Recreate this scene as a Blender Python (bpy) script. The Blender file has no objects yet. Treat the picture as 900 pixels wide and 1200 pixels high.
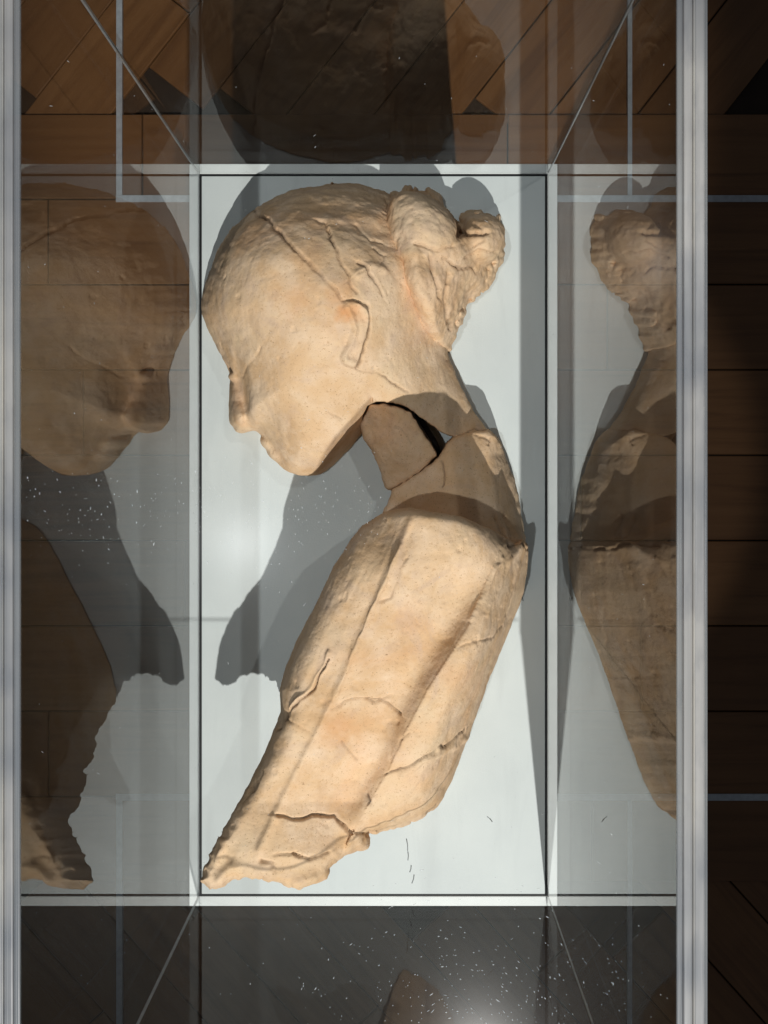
import bpy, math, random
import numpy as np

# ------------------------------------------------------------------ units
# 1 u = 0.75 mm.  The case stands on z = 0, the lens hangs 900 u above it.
S = 0.00075
NX, NY, HC = 470.0, 557.0, 900.0
random.seed(7)
rng = np.random.default_rng(11)
scene = bpy.context.scene
col = scene.collection

def W(px, py, z):
    return ((px - NX) * S, -(py - NY) * S, z * S)

# ------------------------------------------------------------------ camera
cam_d = bpy.data.cameras.new('camera')
cam = bpy.data.objects.new('camera', cam_d)
col.objects.link(cam)
cam.location = (0, 0, HC * S)
cam.rotation_euler = (0, 0, 0)
cam_d.sensor_fit = 'HORIZONTAL'
cam_d.sensor_width = 36.0
cam_d.lens = 36.0
cam_d.shift_x = -20.0 / 900.0
cam_d.shift_y = -43.0 / 900.0
cam_d.clip_start = 0.01
cam_d.clip_end = 50.0
scene.camera = cam

# ------------------------------------------------------------------ world, exposure
world = bpy.data.worlds.new('World')
scene.world = world
world.use_nodes = True
bg = world.node_tree.nodes['Background']
bg.inputs[0].default_value = (0.80, 0.88, 1.0, 1)
bg.inputs[1].default_value = 0.06
vs = scene.view_settings
vs.view_transform = 'Standard'
vs.look = 'None'
vs.exposure = 0.0
vs.gamma = 1.0
vs.use_curve_mapping = False
scene.cycles.max_bounces = 14
scene.cycles.transparent_max_bounces = 40
scene.cycles.glossy_bounces = 6
scene.cycles.caustics_reflective = False
scene.cycles.caustics_refractive = False
scene.cycles.sample_clamp_indirect = 6.0

# ------------------------------------------------------------------ gallery spot lamps
def spot(name, heading, target, dist_z, power, radius, cone, colr, blend=0.25, aim=None):
    d = bpy.data.lights.new(name, 'SPOT')
    o = bpy.data.objects.new(name, d)
    col.objects.link(o)
    tx, ty = target
    lx, ly = tx - heading[0] * dist_z, ty - heading[1] * dist_z
    o.location = W(lx, ly, dist_z)
    aim = aim or target
    a, b = np.array(W(lx, ly, dist_z)), np.array(W(aim[0], aim[1], 0))
    from mathutils import Vector
    o.rotation_euler = Vector(b - a).to_track_quat('-Z', 'Y').to_euler()
    d.energy = power
    d.shadow_soft_size = radius
    d.spot_size = math.radians(cone)
    d.spot_blend = blend
    d.color = colr
    return o

spot('key_spot', (-0.12, -0.79), (437, 620), 3700, 500, 0.014, 20, (1.0, 0.97, 0.93), 0.75, (437, 500))
spot('second_spot', (0.20, -0.07), (437, 630), 3600, 64, 0.016, 18, (0.95, 0.98, 1.0))
spot('third_spot', (-0.36, 0.30), (437, 630), 3600, 28, 0.02, 18, (1.0, 0.98, 0.95), 0.4)

# ------------------------------------------------------------------ node helpers
def mat(name):
    m = bpy.data.materials.new(name)
    m.use_nodes = True
    nt = m.node_tree
    for n in list(nt.nodes):
        nt.nodes.remove(n)
    out = nt.nodes.new('ShaderNodeOutputMaterial')
    return m, nt, out

def N(nt, typ, **kw):
    n = nt.nodes.new(typ)
    for k, v in kw.items():
        setattr(n, k, v)
    return n

def ramp(nt, fac, stops):
    r = nt.nodes.new('ShaderNodeValToRGB')
    e = r.color_ramp.elements
    while len(e) < len(stops):
        e.new(0.5)
    for el, (p, c) in zip(e, stops):
        el.position = p
        el.color = (*c, 1) if len(c) == 3 else c
    nt.links.new(fac, r.inputs[0])
    return r.outputs[0]

def noise(nt, coord, scale, detail=5, rough=0.55, dist=0.0):
    n = nt.nodes.new('ShaderNodeTexNoise')
    n.inputs['Scale'].default_value = scale
    n.inputs['Detail'].default_value = detail
    n.inputs['Roughness'].default_value = rough
    n.inputs['Distortion'].default_value = dist
    nt.links.new(coord, n.inputs['Vector'])
    return n.outputs['Fac']

def mixc(nt, fac, a, b, blend='MIX'):
    n = nt.nodes.new('ShaderNodeMix')
    n.data_type = 'RGBA'
    n.blend_type = blend
    for sock, v in ((n.inputs[0], fac), (n.inputs[6], a), (n.inputs[7], b)):
        if isinstance(v, (int, float)):
            sock.default_value = v
        elif isinstance(v, tuple):
            sock.default_value = (*v, 1)
        else:
            nt.links.new(v, sock)
    return n.outputs[2]

def math_n(nt, op, a, b=None):
    n = nt.nodes.new('ShaderNodeMath')
    n.operation = op
    for i, v in enumerate((a, b)):
        if v is None:
            continue
        if isinstance(v, (int, float)):
            n.inputs[i].default_value = v
        else:
            nt.links.new(v, n.inputs[i])
    return n.outputs[0]

def principled(nt, out, base, rough, normal=None, **kw):
    p = nt.nodes.new('ShaderNodeBsdfPrincipled')
    for sock, v in (('Base Color', base), ('Roughness', rough)):
        if isinstance(v, tuple):
            p.inputs[sock].default_value = (*v, 1)
        elif isinstance(v, (int, float)):
            p.inputs[sock].default_value = v
        else:
            nt.links.new(v, p.inputs[sock])
    for k, v in kw.items():
        p.inputs[k.replace('_', ' ')].default_value = v
    if normal is not None:
        nt.links.new(normal, p.inputs['Normal'])
    nt.links.new(p.outputs[0], out.inputs['Surface'])
    return p

def bump(nt, height, strength, dist):
    b = nt.nodes.new('ShaderNodeBump')
    b.inputs['Strength'].default_value = strength
    b.inputs['Distance'].default_value = dist
    nt.links.new(height, b.inputs['Height'])
    return b.outputs[0]

def obj_coord(nt):
    return nt.nodes.new('ShaderNodeTexCoord').outputs['Object']

# ------------------------------------------------------------------ materials
def make_terracotta():
    m, nt, out = mat('terracotta')
    geo = nt.nodes.new('ShaderNodeNewGeometry')
    co = geo.outputs['Position']
    n1 = noise(nt, co, 16, 6, 0.6, 0.6)
    n2 = noise(nt, co, 45, 7, 0.62, 0.3)
    n3 = noise(nt, co, 420, 4, 0.6)
    n4 = noise(nt, co, 9, 5, 0.6, 1.2)
    base = ramp(nt, n1, [(0.30, (0.59, 0.37, 0.195)), (0.48, (0.685, 0.46, 0.27)), (0.68, (0.735, 0.545, 0.355))])
    base = mixc(nt, ramp(nt, n2, [(0.42, (0, 0, 0)), (0.72, (1, 1, 1))]), base, (0.77, 0.57, 0.395))
    warm = math_n(nt, 'MULTIPLY', ramp(nt, n4, [(0.56, (0, 0, 0)), (0.72, (1, 1, 1))]), 0.35)
    base = mixc(nt, warm, base, (0.67, 0.36, 0.18))
    base = mixc(nt, ramp(nt, n3, [(0.33, (0.55, 0.55, 0.55)), (0.40, (0, 0, 0))]), base, (0.50, 0.31, 0.17))
    gre = math_n(nt, 'MULTIPLY', ramp(nt, noise(nt, co, 24, 6, 0.65, 1.5), [(0.52, (0, 0, 0)), (0.70, (1, 1, 1))]), 0.62)
    base = mixc(nt, gre, base, (0.57, 0.405, 0.29))
    pit = ramp(nt, noise(nt, co, 900, 3, 0.5), [(0.29, (0.8, 0.8, 0.8)), (0.355, (0, 0, 0))])
    base = mixc(nt, pit, base, (0.30, 0.175, 0.09))
    at = N(nt, 'ShaderNodeAttribute', attribute_name='stain')
    base = mixc(nt, at.outputs['Fac'], base, (0.62, 0.25, 0.075))
    dk = N(nt, 'ShaderNodeAttribute', attribute_name='crack')
    base = mixc(nt, dk.outputs['Fac'], base, (0.085, 0.05, 0.032))
    h = math_n(nt, 'ADD', math_n(nt, 'MULTIPLY', n2, 1.2), math_n(nt, 'MULTIPLY', n3, 0.55))
    h = math_n(nt, 'ADD', h, math_n(nt, 'MULTIPLY', noise(nt, co, 1100, 3, 0.6), 0.22))
    nrm = bump(nt, h, 0.27, 0.0025)
    principled(nt, out, base, 0.9, nrm, Specular_IOR_Level=0.18)
    return m

def make_acrylic(rough=0.0, f0=0.04, haze=0.0, gain=1.0, floor_f=0.0):
    m, nt, out = mat('clear_acrylic')
    geo = nt.nodes.new('ShaderNodeNewGeometry')
    dot = N(nt, 'ShaderNodeVectorMath', operation='DOT_PRODUCT')
    nt.links.new(geo.outputs['Incoming'], dot.inputs[0])
    nt.links.new(geo.outputs['Normal'], dot.inputs[1])
    c = math_n(nt, 'ABSOLUTE', dot.outputs['Value'])
    p = math_n(nt, 'POWER', math_n(nt, 'SUBTRACT', 1.0, c), 5.0)
    f = math_n(nt, 'ADD', math_n(nt, 'MULTIPLY', p, 1 - f0), f0)
    f = math_n(nt, 'MINIMUM', math_n(nt, 'ADD', math_n(nt, 'MULTIPLY', f, gain), floor_f), 1.0)
    tr = N(nt, 'ShaderNodeBsdfTransparent')
    tr.inputs[0].default_value = (0.985, 0.992, 0.99, 1)
    gl = N(nt, 'ShaderNodeBsdfGlossy')
    gl.inputs['Roughness'].default_value = rough
    gl.inputs['Color'].default_value = (1, 1, 1, 1)
    mx = N(nt, 'ShaderNodeMixShader')
    nt.links.new(f, mx.inputs[0])
    nt.links.new(tr.outputs[0], mx.inputs[1])
    nt.links.new(gl.outputs[0], mx.inputs[2])
    res = mx.outputs[0]
    if haze > 0:
        g2 = N(nt, 'ShaderNodeBsdfGlossy')
        g2.inputs['Roughness'].default_value = 0.16
        mz = N(nt, 'ShaderNodeMixShader')
        mz.inputs[0].default_value = haze
        nt.links.new(res, mz.inputs[1])
        nt.links.new(g2.outputs[0], mz.inputs[2])
        res = mz.outputs[0]
    nt.links.new(res, out.inputs['Surface'])
    return m

def make_edge(c0=(0.27, 0.29, 0.30), c1=(0.34, 0.36, 0.365), c2=(0.42, 0.435, 0.435), clear=0.55):
    m, nt, out = mat('polished_acrylic_edge')
    co = obj_coord(nt)
    mp = N(nt, 'ShaderNodeMapping')
    mp.inputs['Scale'].default_value = (240, 6, 20)
    nt.links.new(co, mp.inputs[0])
    n1 = noise(nt, mp.outputs[0], 1.0, 4, 0.6)
    mp2 = N(nt, 'ShaderNodeMapping')
    mp2.inputs['Scale'].default_value = (160, 40, 20)
    nt.links.new(co, mp2.inputs[0])
    n2 = noise(nt, mp2.outputs[0], 1.0, 4, 0.6)
    base = ramp(nt, n1, [(0.33, c0), (0.5, c1), (0.66, c2)])
    base = mixc(nt, ramp(nt, n2, [(0.5, (0, 0, 0)), (0.75, (0.4, 0.4, 0.4))]), base, (0.20, 0.22, 0.25))
    lo = noise(nt, co, 9, 3, 0.6)
    base = mixc(nt, ramp(nt, lo, [(0.42, (0, 0, 0)), (0.62, (0.75, 0.75, 0.75))]), base, (0.20, 0.23, 0.27))
    p = principled(nt, out, base, 0.32, bump(nt, n1, 0.12, 0.002), Specular_IOR_Level=0.6)
    tr = N(nt, 'ShaderNodeBsdfTransparent')
    mx = N(nt, 'ShaderNodeMixShader')
    mx.inputs[0].default_value = clear
    nt.links.new(p.outputs[0], mx.inputs[1])
    nt.links.new(tr.outputs[0], mx.inputs[2])
    nt.links.new(mx.outputs[0], out.inputs['Surface'])
    return m

def make_plain(name, c, rough, nscale=60, amp=0.06, spec=0.3, bmp=0.0):
    m, nt, out = mat(name)
    co = obj_coord(nt)
    n = noise(nt, co, nscale, 5)
    lo = tuple(v * (1 - amp) for v in c)
    hi = tuple(min(1, v * (1 + amp)) for v in c)
    base = ramp(nt, n, [(0.3, lo), (0.7, hi)])
    principled(nt, out, base, rough, bump(nt, n, bmp, 0.001) if bmp else None, Specular_IOR_Level=spec)
    return m

def make_panel():
    m, nt, out = mat('painted_white_board')
    co = obj_coord(nt)
    n = noise(nt, co, 14, 5)
    n2 = noise(nt, co, 700, 3)
    base = ramp(nt, n, [(0.3, (0.565, 0.605, 0.60)), (0.7, (0.62, 0.66, 0.65))])
    sp = ramp(nt, noise(nt, co, 130, 3, 0.5), [(0.70, (0, 0, 0)), (0.78, (0.35, 0.35, 0.35))])
    base = mixc(nt, sp, base, (0.5, 0.52, 0.51))
    mp = N(nt, 'ShaderNodeMapping')
    mp.inputs['Scale'].default_value = (60, 9, 1)
    mp.inputs['Rotation'].default_value = (0, 0, 0.3)
    nt.links.new(co, mp.inputs[0])
    sm = ramp(nt, noise(nt, mp.outputs[0], 1.0, 6, 0.6, 0.6), [(0.55, (0, 0, 0)), (0.75, (0.5, 0.5, 0.5))])
    base = mixc(nt, sm, base, (0.52, 0.555, 0.55))
    principled(nt, out, base, 0.55, bump(nt, n2, 0.15, 0.0006), Specular_IOR_Level=0.25)
    return m

def make_wood():
    m, nt, out = mat('dark_oak')
    co = obj_coord(nt)
    oi = N(nt, 'ShaderNodeObjectInfo')
    add = N(nt, 'ShaderNodeVectorMath', operation='ADD')
    nt.links.new(co, add.inputs[0])
    sc = N(nt, 'ShaderNodeVectorMath', operation='SCALE')
    sc.inputs[0].default_value = (17, 31, 7)
    nt.links.new(oi.outputs['Random'], sc.inputs['Scale'])
    nt.links.new(sc.outputs[0], add.inputs[1])
    mp = N(nt, 'ShaderNodeMapping')
    mp.inputs['Scale'].default_value = (2.2, 38, 10)
    nt.links.new(add.outputs[0], mp.inputs[0])
    n = noise(nt, mp.outputs[0], 1.0, 7, 0.62, 0.8)
    n2 = noise(nt, add.outputs[0], 5, 4)
    base = ramp(nt, n, [(0.28, (0.11, 0.046, 0.016)), (0.5, (0.185, 0.083, 0.029)), (0.74, (0.225, 0.106, 0.040))])
    base = mixc(nt, math_n(nt, 'MULTIPLY', oi.outputs['Random'], 0.45), base, (0.10, 0.043, 0.016))
    base = mixc(nt, ramp(nt, n2, [(0.45, (0, 0, 0)), (0.8, (0.5, 0.5, 0.5))]), base, (0.10, 0.042, 0.015))
    principled(nt, out, base, 0.42, bump(nt, n, 0.3, 0.001), Specular_IOR_Level=0.4)
    return m

M_TERRA = make_terracotta()
M_ACR = make_acrylic(0.0, 0.04, 0.0, 1.35)
M_ACR_END = make_acrylic(0.0, 0.04, 0.0, 0.9)
M_ACR_OUT = make_acrylic(0.0, 0.04, 0.0, 0.15)
M_LID = make_acrylic(0.17, 0.0, 0.0, 0.0, 0.0012)
M_EDGE = make_edge()
M_EDGE4 = make_edge(clear=0.62)
M_EDGE2 = make_edge((0.46, 0.465, 0.46), (0.54, 0.54, 0.53), (0.60, 0.595, 0.58), 0.5)
M_EDGE3 = make_edge((0.62, 0.60, 0.54), (0.75, 0.73, 0.67), (0.82, 0.81, 0.77))
M_PANEL = make_panel()
M_BAND = make_plain('white_lacquer', (0.80, 0.82, 0.81), 0.45, 30)
M_BLACK = make_plain('gap_black', (0.008, 0.008, 0.009), 0.6, 90, 0.2)  # near-black for the strips that darken the gaps
M_WOOD = make_wood()
M_GROUND = make_plain('dark_subfloor', (0.03, 0.018, 0.011), 0.8, 20, 0.2)
M_STEEL = make_plain('brushed_steel_strip', (0.42, 0.45, 0.48), 0.35, 80, 0.15, 0.8)
M_SCUFF = make_plain('grey_scuff', (0.22, 0.23, 0.23), 0.8)
M_DUST_GLINT = make_plain('pale_dust_glints', (0.78, 0.84, 0.86), 0.5, 300, 0.1, 0.8)
_nt = M_DUST_GLINT.node_tree
_mx, _tr = N(_nt, 'ShaderNodeMixShader'), N(_nt, 'ShaderNodeBsdfTransparent')
_mx.inputs[0].default_value = 0.55
_nt.links.new([n for n in _nt.nodes if n.type == 'BSDF_PRINCIPLED'][0].outputs[0], _mx.inputs[1])
_nt.links.new(_tr.outputs[0], _mx.inputs[2])
_nt.links.new(_mx.outputs[0], [n for n in _nt.nodes if n.type == 'OUTPUT_MATERIAL'][0].inputs['Surface'])
M_SEAM = make_plain('glue_seam', (0.60, 0.63, 0.64), 0.4, 200, 0.15, 0.6)

# ------------------------------------------------------------------ object helpers
def tag(o, label=None, cat=None, group=None, kind=None):
    if label: o['label'] = label
    if cat: o['category'] = cat
    if group: o['group'] = group
    if kind: o['kind'] = kind
    return o

def link(name, me, m, parent=None):
    if m is not None and not me.materials:
        me.materials.append(m)
    o = bpy.data.objects.new(name, me)
    col.objects.link(o)
    if parent is not None:
        o.parent = parent
    return o

def empty(name, loc):
    o = bpy.data.objects.new(name, None)
    o.empty_display_size = 0.02
    col.objects.link(o)
    o.location = loc
    return o

def box_mesh(name, x0, x1, y0, y1, z0, z1, bev=0.0):
    """box in u units (image-right x, image-down y, up z), bevelled along all edges"""
    import bmesh
    bm = bmesh.new()
    bmesh.ops.create_cube(bm, size=1.0)
    for v in bm.verts:
        px = x0 + (v.co.x + 0.5) * (x1 - x0)
        py = y0 + (0.5 - v.co.y) * (y1 - y0)
        pz = z0 + (v.co.z + 0.5) * (z1 - z0)
        v.co = W(px, py, pz)
    if bev:
        bmesh.ops.bevel(bm, geom=list(bm.edges), offset=bev * S, segments=2, affect='EDGES', profile=0.5)
    me = bpy.data.meshes.new(name)
    bm.to_mesh(me)
    bm.free()
    return me

def box(name, x0, x1, y0, y1, z0, z1, m, parent=None, bev=0.0):
    return link(name, box_mesh(name, x0, x1, y0, y1, z0, z1, bev), m, parent)

# ------------------------------------------------------------------ floor
FZ = -1200.0
KF = HC / (HC - FZ)
def FP(ix, iy):
    return NX + (ix - NX) / KF, NY + (iy - NY) / KF

floor = box('floor', -2600, 3600, -2600, 3800, FZ - 40, FZ - 21, M_GROUND)
tag(floor, kind='structure')

PLANKS = {}
def plank(cx, cy, length, width, ang, dz=0.0):
    key = (round(length), round(width))
    if key not in PLANKS:
        import bmesh
        bm = bmesh.new()
        bmesh.ops.create_cube(bm, size=1.0)
        for v in bm.verts:
            v.co = (v.co.x * (length - 4) * S, v.co.y * (width - 4) * S, v.co.z * 9 * S)
        bmesh.ops.bevel(bm, geom=[e for e in bm.edges if e.verts[0].co.z > 0 and e.verts[1].co.z > 0],
                        offset=2 * S, segments=1, affect='EDGES')
        me = bpy.data.meshes.new('plank')
        bm.to_mesh(me)
        bm.free()
        me.materials.append(M_WOOD)
        PLANKS[key] = me
    o = bpy.data.objects.new('plank', PLANKS[key])
    col.objects.link(o)
    o.parent = floor
    o.location = W(cx, cy, FZ - 5 + dz + random.uniform(-0.5, 0.5))
    o.rotation_euler = (0, 0, ang)

y_top = FP(0, 233)[1]
y_bot = FP(0, 934)[1]
pw = (y_bot - y_top) / 7.0
for r in range(-1, 8):
    off = random.uniform(0, 900)
    for k in range(-3, 4):
        plank(NX + k * 1000 + off - 500, y_top + (r + 0.5) * pw, 1000, pw, 0)
def diag_field(cx, cy, w, h, ang, width):
    """planks laid at an angle, kept inside one rectangular field"""
    L = 900
    ca, sa = math.cos(ang), math.sin(ang)
    R = math.hypot(w, h)
    n = int(R / width) + 2
    for i in range(-n, n + 1):
        off = random.uniform(0, L)
        for j in range(-3, 4):
            u = j * L + off - L / 2
            v = i * width
            px, py = cx + u * ca + v * sa, cy - u * sa + v * ca
            ex, ey = abs(ca) * L / 2 + 40, abs(sa) * L / 2 + 40
            if abs(px - cx) < w / 2 and abs(py - cy) < h / 2 + 120:
                plank(px, py, L, width, ang, -10.2)
diag_field(NX, y_top - pw - 560, 3000, 1200, math.radians(52), 190)
diag_field(NX, y_bot + pw + 560, 3000, 1200, math.radians(-48), 190)
def strip(x0, x1, y0, y1):
    o = box('metal_strip', x0, x1, y0, y1, FZ - 6, FZ + 2.5, M_STEEL, floor)
x140 = FP(140, 0)[0]
x738 = FP(738, 0)[0]
strip(x140 - 9, 2600, y_top - 9, y_top + 9)
strip(x140 - 9, 2600, y_bot - 9, y_bot + 9)
strip(x140 - 8, x140 + 8, -1800, y_top - 10)
strip(x140 - 8, x140 + 8, y_bot + 10, 3200)
strip(x738 - 6, x738 + 6, -1800, y_top - 10)
strip(x738 - 6, x738 + 6, y_bot + 10, 3200)

# ------------------------------------------------------------------ pedestal
X0, X1, Y0, Y1 = 234.0, 641.0, 204.0, 1050.0     # inner faces of the case
T = 14.0                                          # acrylic thickness
ZT = 426.0                                        # top of the case
ped = empty('pedestal', W((X0 + X1) / 2, (Y0 + Y1) / 2, FZ))
tag(ped, 'white display pedestal under the clear acrylic case', 'pedestal')
def kid(o, parent):
    o.parent = parent
    o.matrix_parent_inverse = parent.matrix_basis.inverted()
    return o
kid(box('column', X0 - T + 1, X1 + T - 1, Y0 - T + 1, Y1 + T - 1, FZ + 1, -6, M_BAND, bev=3), ped)
kid(box('top_board', X0 + 2.2, X1 - 2.2, Y0 + 2.2, Y1 - 2.2, -5.5, 0, M_PANEL, bev=0.8), ped)
for nm, a in (('gap_shade_strip', (X0 - 0.5, X0 + 1.9, Y0 - 0.5, Y1 + 0.5)), ('gap_shade_strip', (X1 - 1.9, X1 + 0.5, Y0 - 0.5, Y1 + 0.5)),
              ('gap_shade_strip', (X0 + 2, X1 - 2, Y0 - 0.5, Y0 + 1.9)), ('gap_shade_strip', (X0 + 2, X1 - 2, Y1 - 1.9, Y1 + 0.5))):
    kid(box(nm, *a, -5.4, -1.5, M_BLACK), ped)  # solid black strip laid in the groove in place of its shade
for a in ((X0 - T + 1.5, X0 - 0.8, Y0 - T + 1.5, Y1 + T - 1.5), (X1 + 0.8, X1 + T - 1.5, Y0 - T + 1.5, Y1 + T - 1.5),
          (X0 - 0.5, X1 + 0.5, Y0 - T + 1.5, Y0 - 0.8), (X0 - 0.5, X1 + 0.5, Y1 + 0.8, Y1 + T - 1.5)):
    kid(box('rim', *a, -5.2, -1.0, M_BAND, bev=0.8), ped)

# ------------------------------------------------------------------ acrylic case
case = empty('display_case', W((X0 + X1) / 2, (Y0 + Y1) / 2, -0.5))
tag(case, 'clear acrylic display case with thick polished edges over the clay figure', 'display case')
g = 0.4
zl = ZT - T
def panel(name, *a):
    o = box(name, *a, M_ACR if name == 'side_panel' else M_ACR_END)
    o.data.materials.append(M_ACR_OUT)
    from mathutils import Vector
    mid = Vector(W((X0 + X1) / 2, (Y0 + Y1) / 2, 0))
    for p in o.data.polygons:
        v = mid - p.center
        v.z = 0
        inward = p.normal.dot(v.normalized()) > 0.3 and abs(p.normal.z) < 0.5
        p.material_index = 0 if inward else 1
    kid(o, case)
panel('side_panel', X0 - T, X0, Y0 - T, Y1 + T, 0, ZT - 2.5)
panel('side_panel', X1, X1 + T, Y0 - T, Y1 + T, 0, ZT - 2.5)
panel('end_panel', X0 + g, X1 - g, Y0 - T, Y0, 0, ZT - 2.5)
panel('end_panel', X0 + g, X1 - g, Y1, Y1 + T, 0, ZT - 2.5)
kid(box('lid', X0 + g, X1 - g, Y0 + g, Y1 - g, zl, ZT - 1, M_LID), case)
for xa, xb in ((X0 - T, X0), (X1, X1 + T)):
    for k, (f0_, f1_, dz, mm) in enumerate(((-0.06, 0.20, 0.6, M_EDGE), (0.22, 0.60, 1.4, M_EDGE2), (0.615, 0.70, 2.0, M_EDGE3), (0.715, 1.16, 1.2, M_EDGE2), (1.175, 1.30, 0.5, M_EDGE))):
        f0_, f1_ = (f0_, f1_) if xa > 400 else (1 - f1_, 1 - f0_)
        kid(box('polished_edge', xa + f0_ * T, xa + f1_ * T, Y0 - T - 1, Y1 + T + 1, ZT - 2, ZT + dz, mm, bev=0.7), case)
for ya, yb in ((Y0 - T, Y0), (Y1, Y1 + T)):
    ym = yb if ya < 500 else ya
    kid(box('polished_edge', X0 + 2, X1 - 2, ym - 1.2, ym + 1.2, ZT - 1, ZT + 0.4, M_EDGE4, bev=0.4), case)
for x in (X0, X1):
    for y in (Y0, Y1):
        sx = 1 if x == X0 else -1
        sy = 1 if y == Y0 else -1
        xa, xb = sorted((x - sx * 0.4, x - sx * 2.2))
        ya, yb = sorted((y - sy * 0.5, y - sy * T))
        kid(box('glue_seam', xa + (0.6 if sx < 0 else -0), xb + 0.0, min(y, y - sy * 2.4), max(y, y - sy * 2.4), 1, zl - 2, M_SEAM), case)

# ------------------------------------------------------------------ numpy modelling kit
def vnoise(p, scale, seed=0):
    """smooth value noise in [-1,1] for an (n,3) array"""
    r = np.random.default_rng(seed)
    tab = r.uniform(-1, 1, 4096).astype(np.float32)
    q = p * scale + 1000.0
    i = np.floor(q).astype(np.int64)
    f = (q - i).astype(np.float32)
    f = f * f * f * (f * (f * 6 - 15) + 10)
    def h(dx, dy, dz):
        n = (i[:, 0] + dx) * 73856093 ^ (i[:, 1] + dy) * 19349663 ^ (i[:, 2] + dz) * 83492791
        n = (n ^ (n >> 13)) * 1274126177
        return tab[(n ^ (n >> 16)) & 4095]
    res = 0
    for dx in (0, 1):
        for dy in (0, 1):
            for dz in (0, 1):
                w = (f[:, 0] if dx else 1 - f[:, 0]) * (f[:, 1] if dy else 1 - f[:, 1]) * (f[:, 2] if dz else 1 - f[:, 2])
                res = res + w * h(dx, dy, dz)
    return res

def fbm(p, scale, octs=4, seed=0, gain=0.5):
    a, s, out = 1.0, scale, 0
    for k in range(octs):
        out = out + a * vnoise(p, s, seed + k * 17)
        a *= gain
        s *= 2.03
    return out

def seg_dist(X, Y, pts):
    """distance to a polyline and signed side of the closest segment"""
    best = np.full(X.shape, 1e9, np.float32)
    side = np.zeros(X.shape, np.float32)
    for (ax, ay), (bx, by) in zip(pts[:-1], pts[1:]):
        dx, dy = bx - ax, by - ay
        L2 = dx * dx + dy * dy + 1e-9
        t = np.clip(((X - ax) * dx + (Y - ay) * dy) / L2, 0, 1)
        d = np.hypot(X - ax - t * dx, Y - ay - t * dy)
        m = d < best
        best = np.where(m, d, best)
        side = np.where(m, np.sign((X - ax) * dy - (Y - ay) * dx), side)
    return best, side

def poly_sd(X, Y, pts):
    """signed distance to a closed polygon, positive inside"""
    d, _ = seg_dist(X, Y, list(pts) + [pts[0]])
    ins = np.zeros(X.shape, bool)
    n = len(pts)
    for k in range(n):
        (ax, ay), (bx, by) = pts[k], pts[(k + 1) % n]
        c = ((ay > Y) != (by > Y)) & (X < (bx - ax) * (Y - ay) / (by - ay + 1e-12) + ax)
        ins ^= c
    return np.where(ins, d, -d)

def smooth_poly(pts, it=1):
    for _ in range(it):
        q = []
        for a, b in zip(pts, pts[1:] + pts[:1]):
            q.append((a[0] * .75 + b[0] * .25, a[1] * .75 + b[1] * .25))
            q.append((a[0] * .25 + b[0] * .75, a[1] * .25 + b[1] * .75))
        pts = q
    return pts

def tps(ctrl, X, Y):
    """thin-plate surface through (x, y, z) control points"""
    c = np.array(ctrl, float)
    xs = c[:, :2] / 100.0
    n = len(c)
    def U(r2):
        return np.where(r2 < 1e-12, 0, r2 * np.log(r2 + 1e-12))
    D = ((xs[:, None] - xs[None]) ** 2).sum(-1)
    A = np.zeros((n + 3, n + 3))
    A[:n, :n] = U(D) + np.eye(n) * 0.02
    A[:n, n] = 1
    A[:n, n + 1:] = xs
    A[n, :n] = 1
    A[n + 1:, :n] = xs.T
    b = np.zeros(n + 3)
    b[:n] = c[:, 2]
    w = np.linalg.solve(A, b)
    x, y = X / 100.0, Y / 100.0
    out = w[n] + w[n + 1] * x + w[n + 2] * y
    for k in range(n):
        out = out + w[k] * U((x - xs[k, 0]) ** 2 + (y - xs[k, 1]) ** 2)
    return out

def smin(a, b, k):
    h = np.clip(0.5 + 0.5 * (b - a) / k, 0, 1)
    return b + (a - b) * h - k * h * (1 - h)

def smax(a, b, k):
    return -smin(-a, -b, k)

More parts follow.
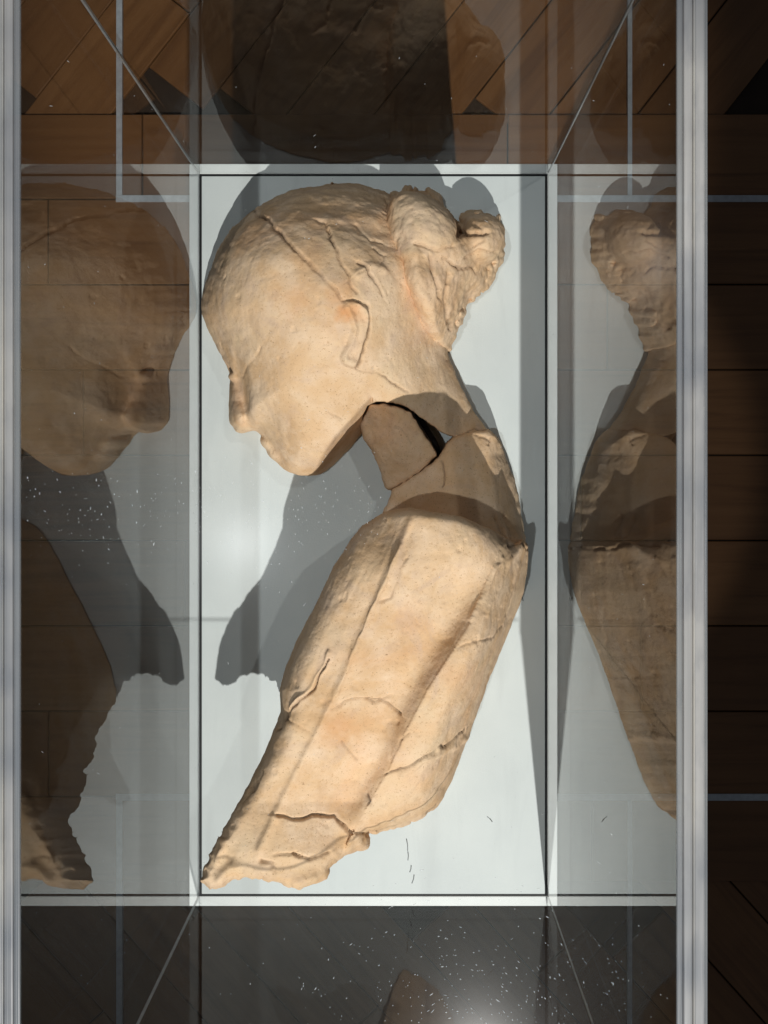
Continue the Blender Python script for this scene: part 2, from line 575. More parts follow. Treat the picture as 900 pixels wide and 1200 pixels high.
def surface_nets(F, ax, ay, az):
    s = F < 0
    cnt = np.zeros(tuple(n - 1 for n in F.shape), np.int8)
    for i in (0, 1):
        for j in (0, 1):
            for k in (0, 1):
                cnt += s[i:s.shape[0] - 1 + i, j:s.shape[1] - 1 + j, k:s.shape[2] - 1 + k]
    act = (cnt > 0) & (cnt < 8)
    idx = np.full(act.shape, -1, np.int64)
    I, J, K = np.nonzero(act)
    idx[I, J, K] = np.arange(len(I))
    pos = np.zeros((len(I), 3))
    num = np.zeros(len(I))
    cor = [(i, j, k) for i in (0, 1) for j in (0, 1) for k in (0, 1)]
    for a in cor:
        for d in range(3):
            if a[d] == 1:
                continue
            b = list(a)
            b[d] = 1
            fa = F[I + a[0], J + a[1], K + a[2]]
            fb = F[I + b[0], J + b[1], K + b[2]]
            m = (fa < 0) != (fb < 0)
            t = np.where(m, fa / np.where(m, fa - fb, 1), 0)
            p = np.zeros((len(I), 3))
            for q in range(3):
                p[:, q] = a[q]
            p[:, d] += t
            pos[m] += p[m]
            num[m] += 1
    pos /= num[:, None]
    V = np.stack([ax[0] + (I + pos[:, 0]) * (ax[1] - ax[0]), ay[0] + (J + pos[:, 1]) * (ay[1] - ay[0]),
                  az[0] + (K + pos[:, 2]) * (az[1] - az[0])], 1)
    quads = []
    for d in range(3):
        sl0 = [slice(1, -1)] * 3
        sl1 = [slice(1, -1)] * 3
        sl0[d] = slice(0, -1)
        sl1[d] = slice(1, None)
        a, b = s[tuple(sl0)], s[tuple(sl1)]
        E = np.argwhere(a != b)
        o = np.array([1, 1, 1])
        o[d] = 0
        E = E + o
        flip = s[E[:, 0], E[:, 1], E[:, 2]]
        e1, e2 = [(1, 2), (2, 0), (0, 1)][d]
        def cell(da, db):
            c = E.copy()
            c[:, e1] -= da
            c[:, e2] -= db
            return idx[c[:, 0], c[:, 1], c[:, 2]]
        q = np.stack([cell(1, 1), cell(0, 1), cell(0, 0), cell(1, 0)], 1)
        q[~flip] = q[~flip][:, ::-1]
        quads.append(q)
    return V, np.concatenate(quads)

def relax(V, Q, it, lam=0.5):
    n = len(V)
    a = np.concatenate([Q[:, 0], Q[:, 1], Q[:, 2], Q[:, 3]])
    b = np.concatenate([Q[:, 1], Q[:, 2], Q[:, 3], Q[:, 0]])
    deg = np.bincount(a, minlength=n) + np.bincount(b, minlength=n)
    for _ in range(it):
        acc = np.stack([np.bincount(a, V[b, c], n) + np.bincount(b, V[a, c], n) for c in range(3)], 1)
        V = V + lam * (acc / np.maximum(deg, 1)[:, None] - V)
    return V

def vnormals(V, Q):
    nrm = np.cross(V[Q[:, 2]] - V[Q[:, 0]], V[Q[:, 3]] - V[Q[:, 1]])
    n = len(V)
    out = np.stack([sum(np.bincount(Q[:, k], nrm[:, c], n) for k in range(4)) for c in range(3)], 1)
    return out / (np.linalg.norm(out, axis=1, keepdims=True) + 1e-9)

def to_world_u(V):
    k = (HC - V[:, 2]) / HC
    return np.stack([NX + (V[:, 0] - NX) * k, NY + (V[:, 1] - NY) * k, V[:, 2]], 1)

def sculpt(name, F, ax, ay, az, parent, cracks=(), stains=(), rough=1.0, seed=3, ridges=(), extra=None, smooth_it=2, wob=2.2):
    V, Q = surface_nets(F, ax, ay, az)
    V = relax(V, Q, smooth_it)
    P = to_world_u(V)
    # mirror y so that the frame is right-handed when normals are taken
    Pw = P * np.array([1, -1, 1])
    nrm = vnormals(Pw, Q)
    flip = 1.0
    c = Pw.mean(0)
    if ((Pw - c) * nrm).sum() < 0:
        Q = Q[:, ::-1]
        nrm = -nrm
    disp = 1.4 * fbm(P, 1 / 60.0, 2, seed) + rough * (0.30 * fbm(P, 1 / 18.0, 3, seed + 5) + 0.14 * fbm(P, 1 / 5.0, 2, seed + 9))
    pits = vnoise(P, 1 / 4.2, seed + 31)
    disp -= 0.5 * np.clip(pits - 0.66, 0, 1) * 2
    chip = fbm(P, 1 / 13.0, 2, seed + 41)
    disp -= 0.8 * np.clip((chip - 0.95) * 6, 0, 1)
    lay = fbm(P, 1 / 38.0, 3, seed + 47)
    disp += 0.16 * np.tanh((np.abs(lay) - 0.22) * 10)
    up = np.clip((nrm[:, 2] + 0.05) / 0.25, 0, 1)
    jx = V[:, 0] + wob * fbm(P, 1 / 14.0, 3, 101)
    jy = V[:, 1] + wob * fbm(P, 1 / 14.0, 3, 202)
    crack = np.zeros(len(V))
    for pts, wdt, dep, step, dark in cracks:
        d, sd = seg_dist(jx, jy, pts)
        wdt = wdt * 0.8
        var = 0.72 + 0.5 * fbm(P, 1 / 22.0, 2, int(pts[0][0]))
        g_ = np.exp(-(d / wdt) ** 2) * np.clip(var, 0.15, 1.3)
        disp -= dep * g_ * up
        if step:
            disp += 0.55 * step * sd * np.exp(-d / 11.0) * up * np.clip(var, 0.3, 1.2)
        var = np.maximum(var, 0.85) if dark > 0.8 else var
        crack = np.maximum(crack, min(1.0, dark * 1.6) * np.exp(-(d / (wdt * 0.75)) ** 2) * up * np.clip(var, 0, 1))
    for pts, wdt, hgt in ridges:
        d, sd = seg_dist(jx, jy, pts)
        disp += hgt * np.exp(-(d / wdt) ** 2) * up
    stain = np.zeros(len(V))
    for sx, sy, r, a in stains:
        d = np.hypot(V[:, 0] - sx, V[:, 1] - sy) + 9 * fbm(P, 1 / 15.0, 3, 77)
        stain = np.maximum(stain, a * np.clip(1.3 - d / r, 0, 1))
    if extra is not None:
        disp = disp + extra(V, P, nrm, up)
    Pw = Pw + nrm * disp[:, None]
    Pw[:, 2] = np.maximum(Pw[:, 2], 0.3)
    co = np.stack([(Pw[:, 0] - NX) * S, (Pw[:, 1] + NY) * S, Pw[:, 2] * S], 1)
    base = np.array(parent.location) if parent is not None else 0
    co = co - base
    me = bpy.data.meshes.new(name)
    me.vertices.add(len(co))
    me.vertices.foreach_set('co', co.astype(np.float32).ravel())
    me.loops.add(len(Q) * 4)
    me.loops.foreach_set('vertex_index', Q.astype(np.int32).ravel())
    me.polygons.add(len(Q))
    me.polygons.foreach_set('loop_start', np.arange(0, len(Q) * 4, 4, dtype=np.int32))
    me.polygons.foreach_set('use_smooth', np.ones(len(Q), bool))
    me.update(calc_edges=True)
    me.validate()
    for nm, arr in (('crack', crack), ('stain', stain)):
        a = me.attributes.new(nm, 'FLOAT', 'POINT')
        a.data.foreach_set('value', arr.astype(np.float32))
    o = link(name, me, M_TERRA)
    o.parent = parent
    return o

def axes(x0, x1, y0, y1, z0, z1, h=1.7, hz=2.2):
    return np.arange(x0, x1, h), np.arange(y0, y1, h), np.arange(z0, z1, hz)

def jag(X, Y, amp, scale, seed):
    p = np.stack([X.ravel(), Y.ravel(), np.zeros(X.size)], 1)
    return (amp * fbm(p, scale, 3, seed)).reshape(X.shape)

fig = empty('terracotta_figure', W(430, 640, 0.3))
tag(fig, 'broken terracotta figure with bowed head and hair bun lying on the white board', 'sculpture')

# ---- head -----------------------------------------------------------
HEAD = [(246, 318), (255, 292), (272, 266), (296, 245), (325, 229), (360, 218), (400, 213), (440, 219), (472, 234), (505, 262),
        (524, 300), (530, 345), (527, 390), (523, 412), (530, 432), (545, 460), (560, 488), (576, 509), (562, 510), (541, 515),
        (522, 510), (504, 497), (487, 485), (470, 474), (449, 471), (432, 472), (425, 486), (423, 500), (425, 512),
        (402, 538), (380, 556), (362, 558), (345, 553), (330, 545), (322, 533), (315, 524), (311, 517), (304, 509), (298, 503),
        (286, 506), (274, 503), (267, 494), (268, 478), (273, 462), (271, 444), (266, 428), (258, 412), (254, 398), (247, 388),
        (240, 378), (236, 366), (237, 350), (240, 334)]
ax, ay, az = axes(224, 584, 200, 572, -3, 176, 1.3, 2.0)
X, Y = np.meshgrid(ax, ay, indexing='ij')
d = poly_sd(X, Y, smooth_poly(HEAD, 1))
dj = d + jag(X, Y, 0.8, 1 / 9.0, 5)
Hh = tps([(250, 340, 122), (300, 300, 150), (330, 430, 141), (400, 330, 164), (410, 410, 150), (350, 510, 120), (440, 440, 130), (440, 470, 112), (490, 470, 104), (390, 510, 116), (480, 300, 130), (500, 400, 108),
          (540, 470, 74), (565, 500, 60), (430, 230, 110), (290, 440, 120), (280, 490, 100)], X, Y)
R = 74.0 + 26 * np.clip((X - 330) / 120, 0, 1)
i_n, i_c = HEAD.index((576, 509)), HEAD.index((362, 558))
NAT = HEAD[i_c:] + HEAD[:i_n + 1]
NAT = NAT[:1] + [((a[0] + b[0]) / 2, (a[1] + b[1]) / 2) for a, b in zip(NAT[:-1], NAT[1:])] + NAT[-1:]
dn, _ = seg_dist(X, Y, NAT)
dn = np.where(dj > 0, dn, -np.abs(dj)) + jag(X, Y, 0.8, 1 / 9.0, 5)
u = np.clip(1 - dn / R, 0, None)
Z = az[None, None, :]
z0 = 20.0
F = (((u[:, :, None]) ** 2.3 + (np.clip(Z - z0, 0, None) / (Hh[:, :, None] - z0)) ** 2.3) ** (1 / 2.3) - 1) * 60
F = np.maximum(F, 2.0 - Z)
F = smax(F, -dj[:, :, None], 3)
# the jaw is broken off straight; its broken face drops towards the board
cutd = ((X - 432) * 0.735 + (Y - 470) * 0.684)[:, :, None]
F = np.where((X < 436)[:, :, None] & (Y > 462)[:, :, None], smax(F, cutd - 22 * (1 - np.clip(Z / 112.0, 0, 1)), 3), F)
def ell(cx, cy, cz, rx, ry, rz, rot=0):
    x, y = X[:, :, None] - cx, Y[:, :, None] - cy
    c, s_ = math.cos(rot), math.sin(rot)
    xr, yr = x * c + y * s_, -x * s_ + y * c
    q = np.sqrt((xr / rx) ** 2 + (yr / ry) ** 2 + ((Z - cz) / rz) ** 2)
    return (q - 1) * min(rx, ry, rz)
F = smin(F, ell(281, 474, 20, 12, 32, 30, -0.12), 6)          # nose
F = smin(F, ell(290, 494, 34, 10, 9, 22, 0.2), 4)             # nostril wing
F = smax(F, -ell(284, 464, 96, 7, 34, 40, -0.16), 9)          # crease beside the nose
F = smin(F, ell(262, 392, 38, 12, 26, 26, -0.40), 9)          # brow
F = smax(F, -ell(266, 438, 46, 8, 10, 11), 5)                # eye socket
F = smin(F, ell(274, 441, 46, 6, 5, 10), 3)                   # closed eyelid
F = smin(F, ell(313, 519, 34, 9, 6, 22, 0.7), 4)              # upper lip
F = smin(F, ell(322, 532, 32, 10, 6, 20, 0.7), 4)             # lower lip
F = smin(F, ell(350, 543, 34, 20, 13, 30, 0.2), 8)            # chin
EAR = [(401, 354), (416, 352), (430, 360), (433, 374), (430, 392), (425, 408), (421, 422), (414, 430), (403, 428), (399, 420), (404, 408), (411, 396), (413, 380), (405, 366)]
def ear_relief(V, P, nrm, up):
    e = poly_sd(V[:, 0] + 1.5 * fbm(P, 1 / 8.0, 2, 8), V[:, 1] + 1.5 * fbm(P, 1 / 8.0, 2, 9), smooth_poly(EAR, 1))
    r = np.clip((e + 2) / 5.0, 0, 1)
    inner = np.exp(-((e - 9) / 5.0) ** 2) * np.clip(e, 0, 1)
    hair = np.clip((V[:, 1] * -1 + 330 + (V[:, 0] - 400) * 0.35) / 40, 0, 1)
    lum = fbm(P, 1 / 26.0, 3, 66)
    return up * (4.6 * r - 3.0 * inner + hair * 1.3 * lum)
HCR = [([(296, 244), (318, 262), (345, 291), (372, 318), (390, 340), (402, 352)], 2.6, 4.0, 2.4, 0.55),
       ([(385, 270), (392, 292), (402, 312), (410, 322), (409, 332), (418, 342)], 1.8, 2.8, 1.2, 0.45),
       ([(418, 262), (424, 272), (436, 281), (450, 284)], 1.7, 2.2, 1.0, 0.3),
       ([(420, 308), (432, 318), (440, 332), (448, 345)], 1.7, 2.6, 0.9, 0.4),
       ([(400, 332), (412, 326), (430, 318)], 1.5, 1.8, 0.6, 0.3),
       ([(438, 290), (452, 300), (440, 322)], 1.4, 1.6, 0.6, 0.25),
       ([(370, 255), (380, 262), (386, 272)], 1.4, 1.4, 0.5, 0.2),
       ([(402, 352), (414, 351), (429, 357), (433, 372), (429, 396), (422, 418), (417, 430)], 2.0, 4.5, 1.0, 0.75),
       ([(416, 432), (440, 438), (462, 448), (478, 461)], 1.5, 2.4, 0.7, 0.5),
       ([(383, 482), (393, 487), (401, 491)], 1.5, 1.4, 0.4, 0.25),
       ([(285, 440), (296, 424), (306, 408)], 2.0, 1.1, 0.3, 0.08),
       ([(452, 232), (474, 262), (500, 288), (520, 300)], 3.0, 3.0, 1.5, 0.2),
       ([(540, 510), (556, 503), (575, 508)], 1.5, 2.0, 0.5, 0.6),
       ([(330, 225), (300, 250), (285, 268)], 1.6, 1.0, 0.8, 0.1)]
sculpt('head', F, ax, ay, az, fig, HCR, [(408, 366, 13, 0.6), (398, 345, 16, 0.25), (345, 345, 26, 0.22), (360, 300, 20, 0.16)], 1.0, 3,
       extra=ear_relief, ridges=[([(404, 361), (418, 357), (428, 368)], 3.5, 2.4), ([(412, 424), (405, 419)], 5.0, 3.4), ([(423, 378), (417, 404)], 3.6, 1.2),
                                 ([(420, 322), (436, 314), (448, 318)], 5.0, 2.5), ([(382, 262), (410, 250), (440, 258)], 7.0, 2.0)])

# ---- hair bun ----------------------------------------------------------
BUN = [(452, 240), (462, 227), (480, 221), (500, 222), (514, 230), (524, 242), (530, 256), (537, 262), (540, 252), (552, 247), (568, 247), (582, 254),
       (590, 266), (592, 284), (588, 302), (580, 316), (578, 330), (566, 343), (552, 352), (545, 366), (538, 380), (534, 398), (526, 414),
       (500, 408), (474, 372), (462, 340), (450, 304), (440, 268)]
ax, ay, az = axes(440, 606, 208, 426, -3, 170, 1.5, 2.0)
X, Y = np.meshgrid(ax, ay, indexing='ij')
Z = az[None, None, :]
d = poly_sd(X, Y, smooth_poly(BUN, 1)) + jag(X, Y, 3.6, 1 / 9.0, 15) * np.clip(np.maximum((X - 512 - (Y - 300) * 0.1) / 18, (246 - Y) / 12), 0, 1)
Hb = tps([(490, 245, 118), (505, 285, 132), (520, 330, 124), (525, 380, 104), (562, 275, 86), (580, 300, 66), (550, 330, 84), (535, 400, 72), (470, 262, 128)], X, Y)
Hb = Hb + jag(X, Y, 5, 1 / 30.0, 25)
u = np.clip(1 - d / 40.0, 0, None)
F = (np.sqrt(u[:, :, None] ** 2 + (np.clip(Z - 14, 0, None) / (Hb[:, :, None] - 14)) ** 2) - 1) * 30
F = np.maximum(F, 2.0 - Z)
lobe = ell(564, 280, 60, 27, 30, 40, 0.5)
F = smin(F, lobe, 5)
F = smin(F, ell(498, 262, 92, 46, 27, 40, 0.75), 14)
F = smax(F, -ell(541, 268, 92, 5, 14, 40, 0.5), 4)
BCR = [([(534, 256), (540, 272), (552, 276), (570, 272)], 2.6, 7, 1.5, 0.5),
       ([(520, 302), (535, 312), (552, 314), (566, 322)], 2.2, 4, 1.0, 0.35),
       ([(505, 300), (512, 330), (520, 356)], 2.5, 4, 1.0, 0.25),
       ([(526, 320), (522, 350), (528, 384)], 2.2, 4, 1.0, 0.3),
       ([(545, 300), (560, 292), (580, 296)], 2.0, 3, 1.0, 0.2),
       ([(556, 262), (566, 268), (566, 282), (556, 288)], 2.0, 3, 0.5, 0.2),
       ([(488, 284), (512, 292), (530, 288)], 2.4, 4.5, 1.5, 0.25)]
sculpt('hair_bun', F, ax, ay, az, fig, BCR, [], 3.0, 23)

# ---- neck fragment ---------------------------------------------------------
NECK = [(433, 474), (450, 473), (469, 477), (481, 484), (494, 503), (509, 526), (514, 535), (498, 549), (479, 562), (459, 574), (452, 571),
        (446, 548), (436, 528), (426, 513), (424, 500), (426, 487)]
ax, ay, az = axes(412, 524, 462, 584, -3, 130, 1.5, 2.0)
X, Y = np.meshgrid(ax, ay, indexing='ij')
Z = az[None, None, :]
d = poly_sd(X, Y, NECK) + jag(X, Y, 0.9, 1 / 7.0, 35)
Hn = tps([(440, 500, 70), (465, 500, 96), (490, 510, 92), (500, 535, 82), (460, 560, 62), (470, 530, 90), (440, 480, 84), (475, 480, 98)], X, Y)
u = np.clip(1 - d / 5.0, 0, None)
F = (np.sqrt(u[:, :, None] ** 2 + (np.clip(Z - Hn[:, :, None] + 5, 0, None) / 5) ** 2) - 1) * 5
F = np.maximum(F, 3.0 - Z)
sculpt('neck', F, ax, ay, az, fig, [([(450, 500), (470, 505), (482, 520)], 1.5, 1.0, 0.3, 0.15)], [(470, 505, 22, 0.15)], 2.4, 33, smooth_it=1)

# ---- shoulder piece -------------------------------------------------------------
SHO = [(459, 574), (478, 562), (498, 549), (513, 537), (519, 526), (530, 511), (541, 509), (560, 504), (573, 502), (586, 518), (594, 540), (602, 560),
       (608, 585), (612, 610), (616, 638), (600, 650), (560, 640), (500, 625), (446, 622), (450, 596), (456, 590)]
ax, ay, az = axes(430, 632, 496, 664, -3, 190, 1.6, 2.2)
X, Y = np.meshgrid(ax, ay, indexing='ij')
Z = az[None, None, :]
d = poly_sd(X, Y, SHO) + jag(X, Y, 0.9, 1 / 7.0, 45)
Hs = tps([(460, 580, 58), (500, 560, 80), (540, 530, 88), (565, 515, 76), (590, 560, 84), (610, 620, 90), (540, 590, 100), (480, 605, 74), (570, 620, 108), (600, 635, 112)], X, Y)
rs = 5.0 + 30 * np.clip((X - 560) / 25, 0, 1) * np.clip((Y - 512) / 20, 0, 1)
u = np.clip(1 - d / rs, 0, None)
rz = 5.0 + 45 * np.clip((X - 560) / 25, 0, 1) * np.clip((Y - 512) / 20, 0, 1)
F = (np.sqrt(u[:, :, None] ** 2 + (np.clip(Z - (Hs - rz)[:, :, None], 0, None) / rz[:, :, None]) ** 2) - 1) * 8
F = np.maximum(F, 3.0 - Z)
sculpt('shoulder', F, ax, ay, az, fig,
       [([(518, 540), (521, 556), (519, 570)], 1.5, 1.5, 0.4, 0.5), ([(573, 520), (576, 512)], 1.5, 2, 0.5, 0.5),
        ([(556, 508), (575, 515)], 1.5, 2.5, 0.8, 0.5),
        ([(580, 605), (590, 622), (594, 634)], 3.0, 6, 0, 0.1), ([(592, 605), (600, 625), (604, 634)], 2.6, 6, 0, 0.1)], [], 1.0, 43)

# ---- torso ------------------------------------------------------------------------
TOR = [(442, 606), (455, 600), (480, 597), (508, 601), (540, 606), (570, 617), (592, 630), (604, 637), (612, 632), (619, 640), (618, 664), (612, 694), (602, 722),
       (590, 752), (574, 793), (558, 836), (543, 876), (530, 910), (517, 937), (512, 946), (496, 957), (472, 967), (446, 974), (432, 978), (430, 992),
       (416, 998), (400, 1004), (390, 1012), (382, 1028), (370, 1036), (350, 1041), (330, 1036), (312, 1030), (292, 1029), (276, 1031), (262, 1040), (246, 1043),
       (235, 1032), (238, 1016), (250, 990), (270, 956), (292, 918), (312, 880), (324, 850), (330, 834), (329, 808), (337, 780), (352, 746),
       (372, 706), (392, 664), (410, 634), (424, 616)]
ax, ay, az = axes(222, 632, 584, 1056, -3, 282, 1.4, 2.4)
X, Y = np.meshgrid(ax, ay, indexing='ij')
Z = az[None, None, :]
d = poly_sd(X, Y, TOR) + jag(X, Y, 1.3, 1 / 8.0, 55) * np.clip((Y - 900) / 60, 0.25, 1.6)
VAL = [(588, 640), (566, 690), (550, 733), (528, 768), (500, 810), (473, 863), (453, 907), (433, 940), (418, 968)]
RID = [(480, 612), (462, 655), (440, 705), (415, 765), (392, 815), (370, 862), (348, 905), (325, 950), (305, 995)]
Ht = tps([(445, 612, 214), (480, 600, 244), (540, 610, 238), (600, 638, 196), (616, 660, 166),
          (462, 655, 250), (415, 765, 250), (370, 862, 240), (325, 950, 230), (255, 1030, 222), (300, 1025, 228),
          (420, 640, 228), (380, 715, 232), (345, 800, 230), (300, 920, 222), (250, 1005, 220),
          (530, 690, 240), (490, 790, 246), (440, 870, 240), (400, 950, 224), (350, 1030, 224), (415, 990, 204),
          (575, 735, 222), (550, 790, 226), (505, 862, 220), (450, 936, 206),
          (598, 720, 196), (565, 815, 212), (530, 880, 210), (500, 940, 196), (560, 640, 236)], X, Y)
dv, sv = seg_dist(X, Y, VAL)
Ht = Ht - np.where(sv > 0, -9 * np.exp(-((dv - 26) / 22.0) ** 2), np.clip((Y - 600) / 150, 0.4, 1) * 52 * (1 - np.exp(-(dv / 24.0) ** 1.4)) * np.exp(-dv / 60.0)) * np.clip((1000 - Y) / 60, 0, 1)
dr, sr = seg_dist(X, Y, RID)
Ht = Ht + 3.2 * np.exp(-(dr / 4.5) ** 2)
# cross coordinate 0 = left edge, 1 = right edge
LE = [(424, 616), (392, 664), (352, 746), (329, 808), (312, 880), (270, 956), (235, 1032)]
RE = [(619, 640), (612, 694), (590, 752), (558, 836), (530, 910), (512, 946), (500, 1060)]
dl, _ = seg_dist(X, Y, LE)
dr2, _ = seg_dist(X, Y, RE)
cr = dl / (dl + dr2 + 1e-6)
w = np.clip((0.86 - cr) / 0.30, 0, 1)
w = w * w * (3 - 2 * w)
lift = np.clip((Y - 822 + 30 * np.clip(cr - 0.2, 0, 1) + jag(X, Y, 7, 1 / 20.0, 71)) / 140, 0, 1)
bot = np.maximum((Ht - 34 - 14 * np.clip(cr * 2, 0, 1)) * w * lift, 2.5)
side_r = np.clip((cr - 0.5) * 2, 0, 1)
rnd = 40 + 76 * side_r                       # depth of the rounded flank
rr = 26 + 22 * np.clip((cr - 0.55) * 2.4, 0, 1)
rim = np.clip((660 - Y) / 40, 0, 1)          # neck opening keeps a sharp rim
low = np.clip((Y - 880) / 150, 0, 1)         # broken lower end too
rr = rr * (1 - 0.62 * np.maximum(rim, low)) 
rnd = rnd * (1 - 0.62 * np.maximum(rim, low))
u = np.clip(1 - d / rr, 0, None)
F = (np.sqrt(u[:, :, None] ** 2 + (np.clip(Z - (Ht - rnd)[:, :, None], 0, None) / rnd[:, :, None]) ** 2) - 1) * 16
F = np.maximum(F, (bot[:, :, None] - Z) * 0.8)
TCR = [([(462, 815), (452, 818), (440, 822), (428, 820)], 1.8, 2.2, -0.8, 0.35),
       ([(470, 836), (455, 826), (445, 818), (425, 820), (405, 822), (390, 832)], 1.7, 2.4, -1.0, 0.4),
       ([(386, 765), (378, 785), (360, 808), (347, 824), (342, 832)], 3.4, -3.6, 0.0, 0.0),
       ([(384, 772), (366, 806), (350, 822), (336, 842)], 1.6, 5.0, 0.8, 0.5),
       ([(334, 836), (330, 846), (328, 852)], 3.5, 6.0, 0.0, 0.8),
       ([(336, 842), (350, 850), (365, 862)], 1.6, 1.8, 0.5, 0.2),
       ([(400, 870), (412, 885), (418, 893)], 1.5, 1.6, 0.5, 0.25),
       ([(546, 852), (538, 860), (520, 875), (495, 890), (465, 903), (452, 908)], 1.7, 1.6, 0.8, 0.45),
       ([(325, 957), (350, 960), (372, 957), (392, 956), (402, 968), (410, 976)], 2.0, 4.0, -1.8, 0.4),
       ([(322, 1002), (345, 1001), (360, 1008), (378, 1004), (386, 998)], 1.9, 3.2, -1.2, 0.4),
       ([(306, 1010), (318, 1012), (322, 1022)], 3.0, 4.0, 0, 0.4),
       ([(412, 976), (440, 974), (470, 966)], 1.8, 2.0, 0.8, 0.3),
       ([(590, 735), (575, 748), (555, 752), (535, 760)], 1.6, 2.0, 0.5, 0.4),
       ([(477, 654), (468, 668), (458, 700), (446, 706)], 1.8, 1.5, 0.4, 0.25),
       ([(430, 932), (433, 940)], 4.0, 10.0, 0, 0.85),
       ([(300, 915), (288, 935), (280, 948)], 3.0, 3.5, 0.4, 0.2),
       ([(310, 905), (297, 925)], 2.0, 2.5, 0.4, 0.2),
       ([(510, 944), (502, 952)], 3.5, 3.0, 0, 0.6),
       ([(596, 640), (612, 636), (618, 642)], 2.2, 3, 0, 0.5),
       ([(465, 880), (470, 868), (480, 860)], 1.6, 1.5, 0.3, 0.3)]
TRI = [([(470, 640), (455, 672), (420, 750), (395, 812)], 1.6, 1.0),
       ([(598, 655), (585, 690), (568, 720)], 2.2, 1.3), ([(606, 660), (598, 690), (584, 722)], 2.0, 1.0), ([(588, 655), (568, 695), (552, 725)], 2.4, 1.5),
       ([(555, 860), (520, 880), (470, 908)], 3.0, 1.6),
       ([(262, 985), (255, 1010)], 4.0, 2.5), ([(276, 1012), (258, 1030)], 6.0, 4.0), ([(345, 1034), (368, 1026)], 5.0, 3.0)]
def striae(V, P, nrm, up):
    a = V[:, 0] * 0.91 + V[:, 1] * 0.42
    b = -V[:, 0] * 0.42 + V[:, 1] * 0.91
    q = np.stack([a + 6 * fbm(P, 1 / 90.0, 2, 4), b / 14.0, np.zeros(len(V))], 1)
    top = np.clip((800 - V[:, 1]) / 120, 0.18, 1) * np.clip(0.35 + np.abs(V[:, 0] - 500) / 110, 0, 1.2)
    return up * (0.9 * 0.45 * top * fbm(q, 1 / 8.0, 3, 61))
sculpt('torso', F, ax, ay, az, fig, TCR, [(390, 850, 20, 0.32), (480, 720, 22, 0.12), (545, 800, 22, 0.14)], 1.1, 53, ridges=TRI, extra=striae)

# ------------------------------------------------------------------ gap bar and scuff marks
import bmesh
def tube(name, pts, r, m, parent=None, seg=10):
    bm = bmesh.new()
    from mathutils import Vector
    P = [Vector(W(*p)) for p in pts]
    rings = []
    for i, p in enumerate(P):
        t = (P[min(i + 1, len(P) - 1)] - P[max(i - 1, 0)]).normalized()
        a = t.orthogonal().normalized()
        b = t.cross(a)
        rings.append([bm.verts.new(p + (a * math.cos(2 * math.pi * k / seg) + b * math.sin(2 * math.pi * k / seg)) * r * S) for k in range(seg)])
    for q0, q1 in zip(rings[:-1], rings[1:]):
        for k in range(seg):
            bm.faces.new((q0[k], q0[(k + 1) % seg], q1[(k + 1) % seg], q1[k]))
    bm.faces.new(rings[0][::-1])
    bm.faces.new(rings[-1])
    bmesh.ops.recalc_face_normals(bm, faces=bm.faces)
    me = bpy.data.meshes.new(name)
    bm.to_mesh(me)
    bm.free()
    for p in me.polygons:
        p.use_smooth = True
    return link(name, me, m, parent)

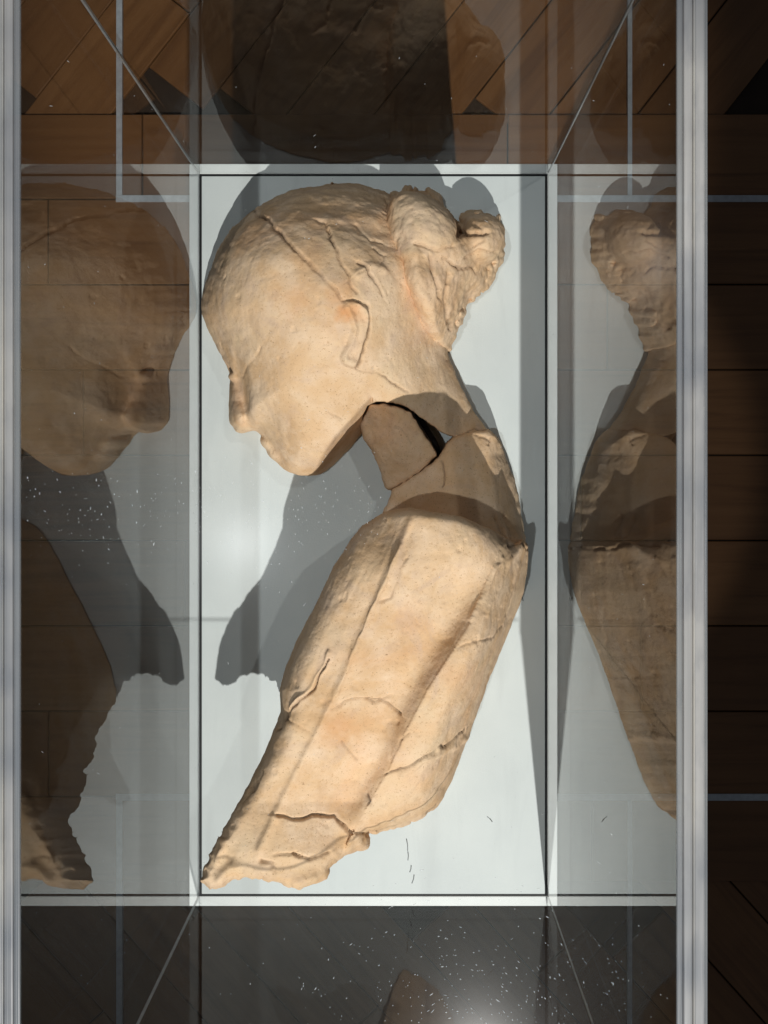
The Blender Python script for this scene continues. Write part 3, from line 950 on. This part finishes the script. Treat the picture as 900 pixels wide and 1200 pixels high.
bar = tube('dark_bar', [(487, 488, 44), (497, 503, 44), (507, 519, 42), (513, 531, 40), (515, 536, 2)], 3.0, M_BLACK)  # black bar put into the neck gap to make it read dark
tag(bar, 'thin black bar added to darken the gap behind the neck fragment', 'dark bar')
for x_, y_, l_, r_ in ((477, 990, 7, 0.1), (478, 1003, 5, 0.0), (481, 1018, 4, -0.2), (484, 1030, 5, -0.25), (612, 702, 2, 0.4), (574, 960, 3, 1.2)):
    o = tube('scuff_mark', [(x_ - l_ * math.sin(r_), y_ - l_, 0.15), (x_ + 0.6, y_, 0.2), (x_ - l_ * math.sin(-r_), y_ + l_, 0.15)], 0.55, M_SCUFF)
    kid(o, ped)

# ------------------------------------------------------------------ dust and painted glints on the lid
bm = bmesh.new()
KL = HC / (HC - ZT)
def fleck(ix, iy, l, w_, a):
    px, py = NX + (ix - NX) / KL, NY + (iy - NY) / KL
    if not (X0 + 4 < px < X1 - 4 and Y0 + 4 < py < Y1 - 4):
        return
    c, s_ = math.cos(a), math.sin(a)
    prof = [(-l, 0), (-l * .4, w_), (l * .5, w_ * .8), (l, 0), (l * .4, -w_), (-l * .5, -w_ * .7)]
    lo = [bm.verts.new(W(px + .8 * (x * c - y * s_), py + .8 * (x * s_ + y * c), ZT - 0.95)) for x, y in prof]
    hi = [bm.verts.new(W(px + .6 * (x * c - y * s_), py + .6 * (x * s_ + y * c), ZT - 0.6)) for x, y in prof]
    bm.faces.new(hi)
    for k in range(6):
        bm.faces.new((lo[k], lo[(k + 1) % 6], hi[(k + 1) % 6], hi[k]))
def size():
    return min(2.0, 0.24 + random.expovariate(3.2))
for _ in range(300):  # pale flecks banded at the second lamp's glare, standing in for its sparkle
    ix = random.uniform(25, 450) if random.random() < .6 else random.gauss(290, 70)
    l = size()
    fleck(ix, random.gauss(600, 24 if random.random() < .7 else 50), l, min(l, random.uniform(.15, .5)), 1.57 + random.gauss(0, .5))
for _ in range(420):  # flecks turned around the key lamp's glare, standing in for scratch glints
    ix, iy = random.gauss(560, 110), random.gauss(1165, 62)
    l = size() * 1.2
    fleck(ix, iy, l, min(l, random.uniform(.14, .42)), math.atan2(iy - 1215, ix - 530) + math.pi / 2 + random.gauss(0, .25))
for _ in range(260):
    l = size()
    fleck(random.uniform(30, 795), random.uniform(60, 1195), l, min(l, random.uniform(.08, .28)), random.uniform(0, 3.14))
bmesh.ops.recalc_face_normals(bm, faces=bm.faces)
me = bpy.data.meshes.new('dust')
bm.to_mesh(me)
bm.free()
o = link('dust', me, M_DUST_GLINT)
tag(o, 'pale dust specks and tiny scratches on the acrylic lid, crowded as glints around the glare', 'dust', kind='stuff')
